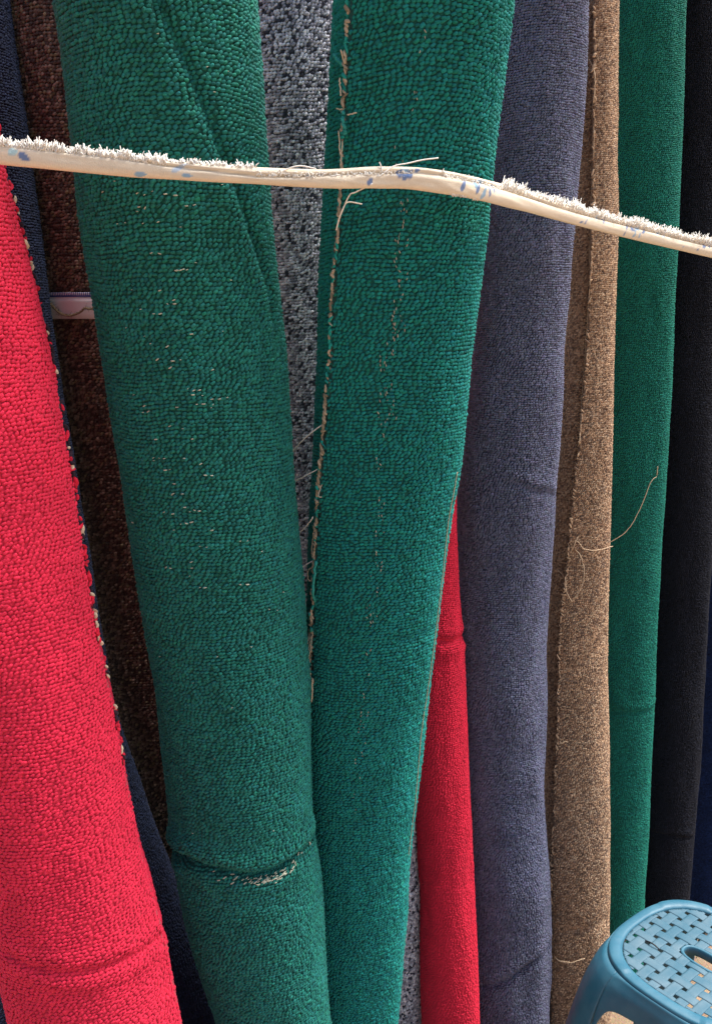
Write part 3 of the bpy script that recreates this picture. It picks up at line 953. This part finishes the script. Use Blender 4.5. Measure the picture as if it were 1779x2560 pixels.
fringe(-320, 420, 1300, .55, 1.0, .0085)
fringe(420, 640, 190, .7, 1.0, .0055)
fringe(640, 1030, 330, -.1, .5, .0024, -0.2, 1.0)
fringe(1100, 1250, 160, .3, .9, .0030, 0, 0.8)
fringe(1250, 1420, 420, .5, 1.0, .0085)
fringe(1420, 2090, 2200, .5, 1.0, .0115)
fringe(1120, 1200, 40, -1.0, -.85, .004, -2.0, 0.3)
link('frayed_fringe', tubes_mesh('frayed_fringe', fr, 3), M_FRINGE, tie)['kind'] = 'stuff'
for ln in [[(905, 510, .955), (870, 505, .955), (858, 520, .955), (848, 545, .96), (840, 575, .97)], [(930, 460, .925), (890, 480, .94), (872, 490, .95), (850, 540, .96)],
           [(960, 432, .925), (985, 415, .93), (1020, 408, .935), (1055, 400, .94), (1095, 395, .945)], [(955, 430, .93), (952, 415, .93), (948, 405, .93)], [(700, 430, .90), (745, 415, .90), (790, 422, .905)]]:
    c = catmull([at(*q) for q in ln], 30)
    link('loose_thread', tubes_mesh('loose_thread', [(c, 0.0007)], 5), M_FRINGE, tie)

# ---------------------------------------------------------------- plastic stool
SC = at(1764, 2400, 1.165)
SZ = float(SC[2])
print('STOOL height', SZ, SC)
st = thing('plastic_stool', 'blue moulded plastic stool with woven-look perforated seat', 'stool', (float(SC[0]), float(SC[1]), 0))
ROT = math.radians(39)


def plastic(name, ca, cb, rlo):
    m, n, b = new_mat(name)
    b.inputs['Specular IOR Level'].default_value = 0.35
    tc = n.nodes.new('ShaderNodeTexCoord')
    nz = n.nodes.new('ShaderNodeTexNoise'); nz.inputs['Scale'].default_value = 28; nz.inputs['Detail'].default_value = 8
    n.links.new(tc.outputs['Object'], nz.inputs['Vector'])
    r = n.nodes.new('ShaderNodeValToRGB')
    r.color_ramp.elements[0].position = 0.35; r.color_ramp.elements[0].color = ca
    r.color_ramp.elements[1].position = 0.75; r.color_ramp.elements[1].color = cb
    n.links.new(nz.outputs['Fac'], r.inputs['Fac'])
    n.links.new(r.outputs['Color'], b.inputs['Base Color'])
    n2 = n.nodes.new('ShaderNodeTexNoise'); n2.inputs['Scale'].default_value = 90; n2.inputs['Detail'].default_value = 5
    n.links.new(tc.outputs['Object'], n2.inputs['Vector'])
    mr = n.nodes.new('ShaderNodeMapRange'); mr.inputs['To Min'].default_value = rlo; mr.inputs['To Max'].default_value = rlo + 0.28
    n.links.new(n2.outputs['Fac'], mr.inputs['Value']); n.links.new(mr.outputs[0], b.inputs['Roughness'])
    bp = n.nodes.new('ShaderNodeBump'); bp.inputs['Distance'].default_value = 0.0004
    n.links.new(n2.outputs['Fac'], bp.inputs['Height']); n.links.new(bp.outputs[0], b.inputs['Normal'])
    return m


M_PL = plastic('blue_plastic', (0.020, 0.105, 0.165, 1), (0.050, 0.145, 0.205, 1), 0.34)
M_PL2 = plastic('worn_blue_plastic', (0.030, 0.098, 0.145, 1), (0.085, 0.145, 0.185, 1), 0.5)


def sloc(x, y, z):
    """stool's own x, y, z to the place"""
    x, y, z = np.broadcast_arrays(np.asarray(x, float), np.asarray(y, float), np.asarray(z, float))
    return np.stack([SC[0] + x * math.cos(ROT) - y * math.sin(ROT), SC[1] + x * math.sin(ROT) + y * math.cos(ROT), z], -1)


RIN = 0.122
WELL = 0.113
LW = math.radians(14)
HALF = 0.131


def outline(phi, half, n=2.8):
    c, s = np.abs(np.cos(phi)), np.abs(np.sin(phi))
    return half / (c ** n + s ** n) ** (1 / n)


NPH = 240
phi = np.linspace(0, 2 * math.pi, NPH, endpoint=False)
# seat rim from the well edge outwards and over the rolled shoulder
prof = []
rin = outline(phi, WELL, 2.6)
for rr_, dz in ((RIN, -0.010), (RIN, -0.002), (RIN + 0.001, 0.0)):
    prof.append((rin + rr_ - RIN, np.full(NPH, SZ + dz)))
ro = outline(phi, HALF)
for f, dz in ((0.25, 0.0008), (0.6, 0.0006), (0.84, 0.0), (0.93, -0.0012), (0.98, -0.0038), (1.0, -0.008)):
    prof.append((rin + 0.001 + (ro - rin - 0.001) * f, np.full(NPH, SZ + dz) + 0.0016 * (1 - smoothstep(LW * 1.15, LW * 1.3, np.abs(np.mod(phi, math.pi / 2) - math.pi / 4))) * (f < 0.95)))
P = np.stack([sloc(r * np.cos(phi), r * np.sin(phi), z) for r, z in prof])
o = link('seat_rim', grid_mesh('seat_rim', P, True), M_PL, st)
so = o.modifiers.new('wall', 'SOLIDIFY'); so.thickness = 0.003; so.offset = 1
rs, zs = prof[-1]


def legness(ph):
    """1 on the corner legs, 0 mid-side"""
    c = np.abs(np.mod(ph - math.pi / 4 + math.pi / 4, math.pi / 2) - math.pi / 4)   # 0 at a corner
    return c




def skirt(ph, t, bottom):
    r0 = outline(ph, HALF) + 0.0016
    z = (SZ - 0.0045) + (bottom - (SZ - 0.0045)) * t
    drop = (SZ - 0.0045) - z
    corner = np.exp(-(legness(ph) / math.radians(24)) ** 2)
    r = r0 + 0.09 * drop + corner * (0.13 * drop + 0.022 * (1 - np.exp(-drop / 0.035))) + 0.004 * smoothstep(0, 0.02, drop)
    return sloc(r * np.cos(ph), r * np.sin(ph), z)


for k in range(4):
    c0 = math.pi / 4 + k * math.pi / 2
    # leg: the corner of the shell down to the floor, narrowing a little
    tl = np.linspace(0, 1, 60)[:, None]
    half = LW * (1.0 - 0.30 * tl)
    u = np.linspace(-1, 1, 25)[None]
    ph = c0 + u * half
    bot = np.zeros_like(ph)
    P = skirt(ph, np.broadcast_to(tl, ph.shape), bot)
    o = link('leg', grid_mesh('leg', P), M_PL, st)
    so = o.modifiers.new('wall', 'SOLIDIFY'); so.thickness = 0.004; so.offset = 1
    # apron between this leg and the next, its lower edge an arch
    c1 = c0 + math.pi / 2
    u = np.linspace(0, 1, 60)[None]
    pa_ = c0 + LW * 0.995; pb_ = c1 - LW * 0.995
    ph = pa_ + (pb_ - pa_) * u
    e = np.minimum(u, 1 - u)
    low = SZ - 0.048 - 0.085 * np.exp(-(e / 0.035) ** 1.0) - 0.004 * np.exp(-(e / 0.2) ** 2)
    tl = np.linspace(0, 1, 14)[:, None]
    ph2, t2 = np.broadcast_arrays(ph, tl)
    P = skirt(ph2, t2, np.broadcast_to(low, ph2.shape))
    o = link('apron', grid_mesh('apron', P), M_PL, st)
    so = o.modifiers.new('wall', 'SOLIDIFY'); so.thickness = 0.004; so.offset = 1

PITCHW, SWID = 0.0225, 0.0156
SLA, SLB = 0.0165, 0.036          # hand-hole half length and half width


def in_slot(x, y):
    return (np.abs(x) / SLA) ** 2.6 + (np.abs(y) / SLB) ** 2.6 < 1


for dirn in (0, 1):
    for j in range(-5, 6):
        c = (j + 0.5) * PITCHW if False else j * PITCHW
        if abs(c) + SWID * 0.3 > RIN:
            continue
        L = math.sqrt(max(RIN ** 2 - max(0, abs(c) - SWID * 0.3) ** 2, 0)) + 0.001
        n = 120
        s = np.linspace(-L, L, n)
        ph_ = s / PITCHW * math.pi
        sgn = 1 if (j + dirn) % 2 == 0 else -1
        zc = sgn * 0.00042 * np.tanh(2.2 * np.cos(ph_)) - 0.0022
        v = np.linspace(-1, 1, 7) * SWID / 2
        zz = SZ + zc[:, None] + 0.0002 * (1 - (v / (SWID / 2)) ** 2)[None]
        A, B = np.broadcast_arrays(s[:, None], (c + v)[None])
        X_, Y_ = (A, B) if dirn == 0 else (B, A)
        P = sloc(X_, Y_, zz)
        # drop faces outside the well and over the hand hole
        ok = ~in_slot(X_ / 1.08, Y_ / 1.08) & (np.abs(X_) ** 2.6 + np.abs(Y_) ** 2.6 < (WELL + 0.0006) ** 2.6)
        V = P.reshape(-1, 3)
        idx = np.arange(n * 7).reshape(n, 7)
        q = np.stack([idx[:-1, :-1], idx[:-1, 1:], idx[1:, 1:], idx[1:, :-1]], -1)
        good = ok[:-1, :-1] & ok[:-1, 1:] & ok[1:, 1:] & ok[1:, :-1]
        q = q[good]
        if dirn == 0:
            q = q[:, ::-1]
        mid = s[np.clip(q.min(1) // 7, 0, n - 1)]
        gap = np.sort(mid); gap = gap[1:] - gap[:-1]
        pieces = [q] if gap.max() < 0.004 else [q[mid < 0], q[mid > 0]]
        for qq in pieces:
            used = np.unique(qq)
            remap = -np.ones(n * 7, int); remap[used] = np.arange(len(used))
            me = bpy.data.meshes.new('strap')
            me.from_pydata(V[used].tolist(), [], remap[qq].tolist()); me.update()
            o = link('strap', me, M_PL2, st)
            so = o.modifiers.new('wall', 'SOLIDIFY'); so.thickness = 0.0009; so.offset = 0
# lip round the hand hole
t_ = np.linspace(0, 2 * math.pi, 80, endpoint=False)
ct, stt = np.cos(t_), np.sin(t_)
sx = np.sign(ct) * np.abs(ct) ** (2 / 2.6); sy = np.sign(stt) * np.abs(stt) ** (2 / 2.6)
ringp = []
for e, dz in ((0.0035, -0.006), (0.0035, -0.0015), (0.002, 0.0), (0.0, 0.0), (-0.0015, -0.0015), (-0.0015, -0.014), (0.000, -0.014)):
    ringp.append(sloc((SLA + e) * sx, (SLB + e) * sy, SZ + dz))
o = link('hand_hole_lip', grid_mesh('hand_hole_lip', np.stack(ringp), True), M_PL, st)
# dark wire end caught in the weave
tg = thing('wire_scrap', 'short black wire scrap lying on the stool seat', 'wire', tuple(at(1628, 2360, 1.2)))


def on_seat(x, y, dz):
    d = ray(x, y)
    t = (SZ + dz - CAMH) / d[2]
    return CAMP + d * t


c = catmull([on_seat(1612, 2352, -.001), on_seat(1622, 2355, .003), on_seat(1634, 2362, .003), on_seat(1643, 2370, .001), on_seat(1648, 2375, -.002)], 24)
link('wire', tubes_mesh('wire', [(c, 0.0011)], 6), simple_mat('black_wire', (0.015, 0.015, 0.018), 0.5), tg)
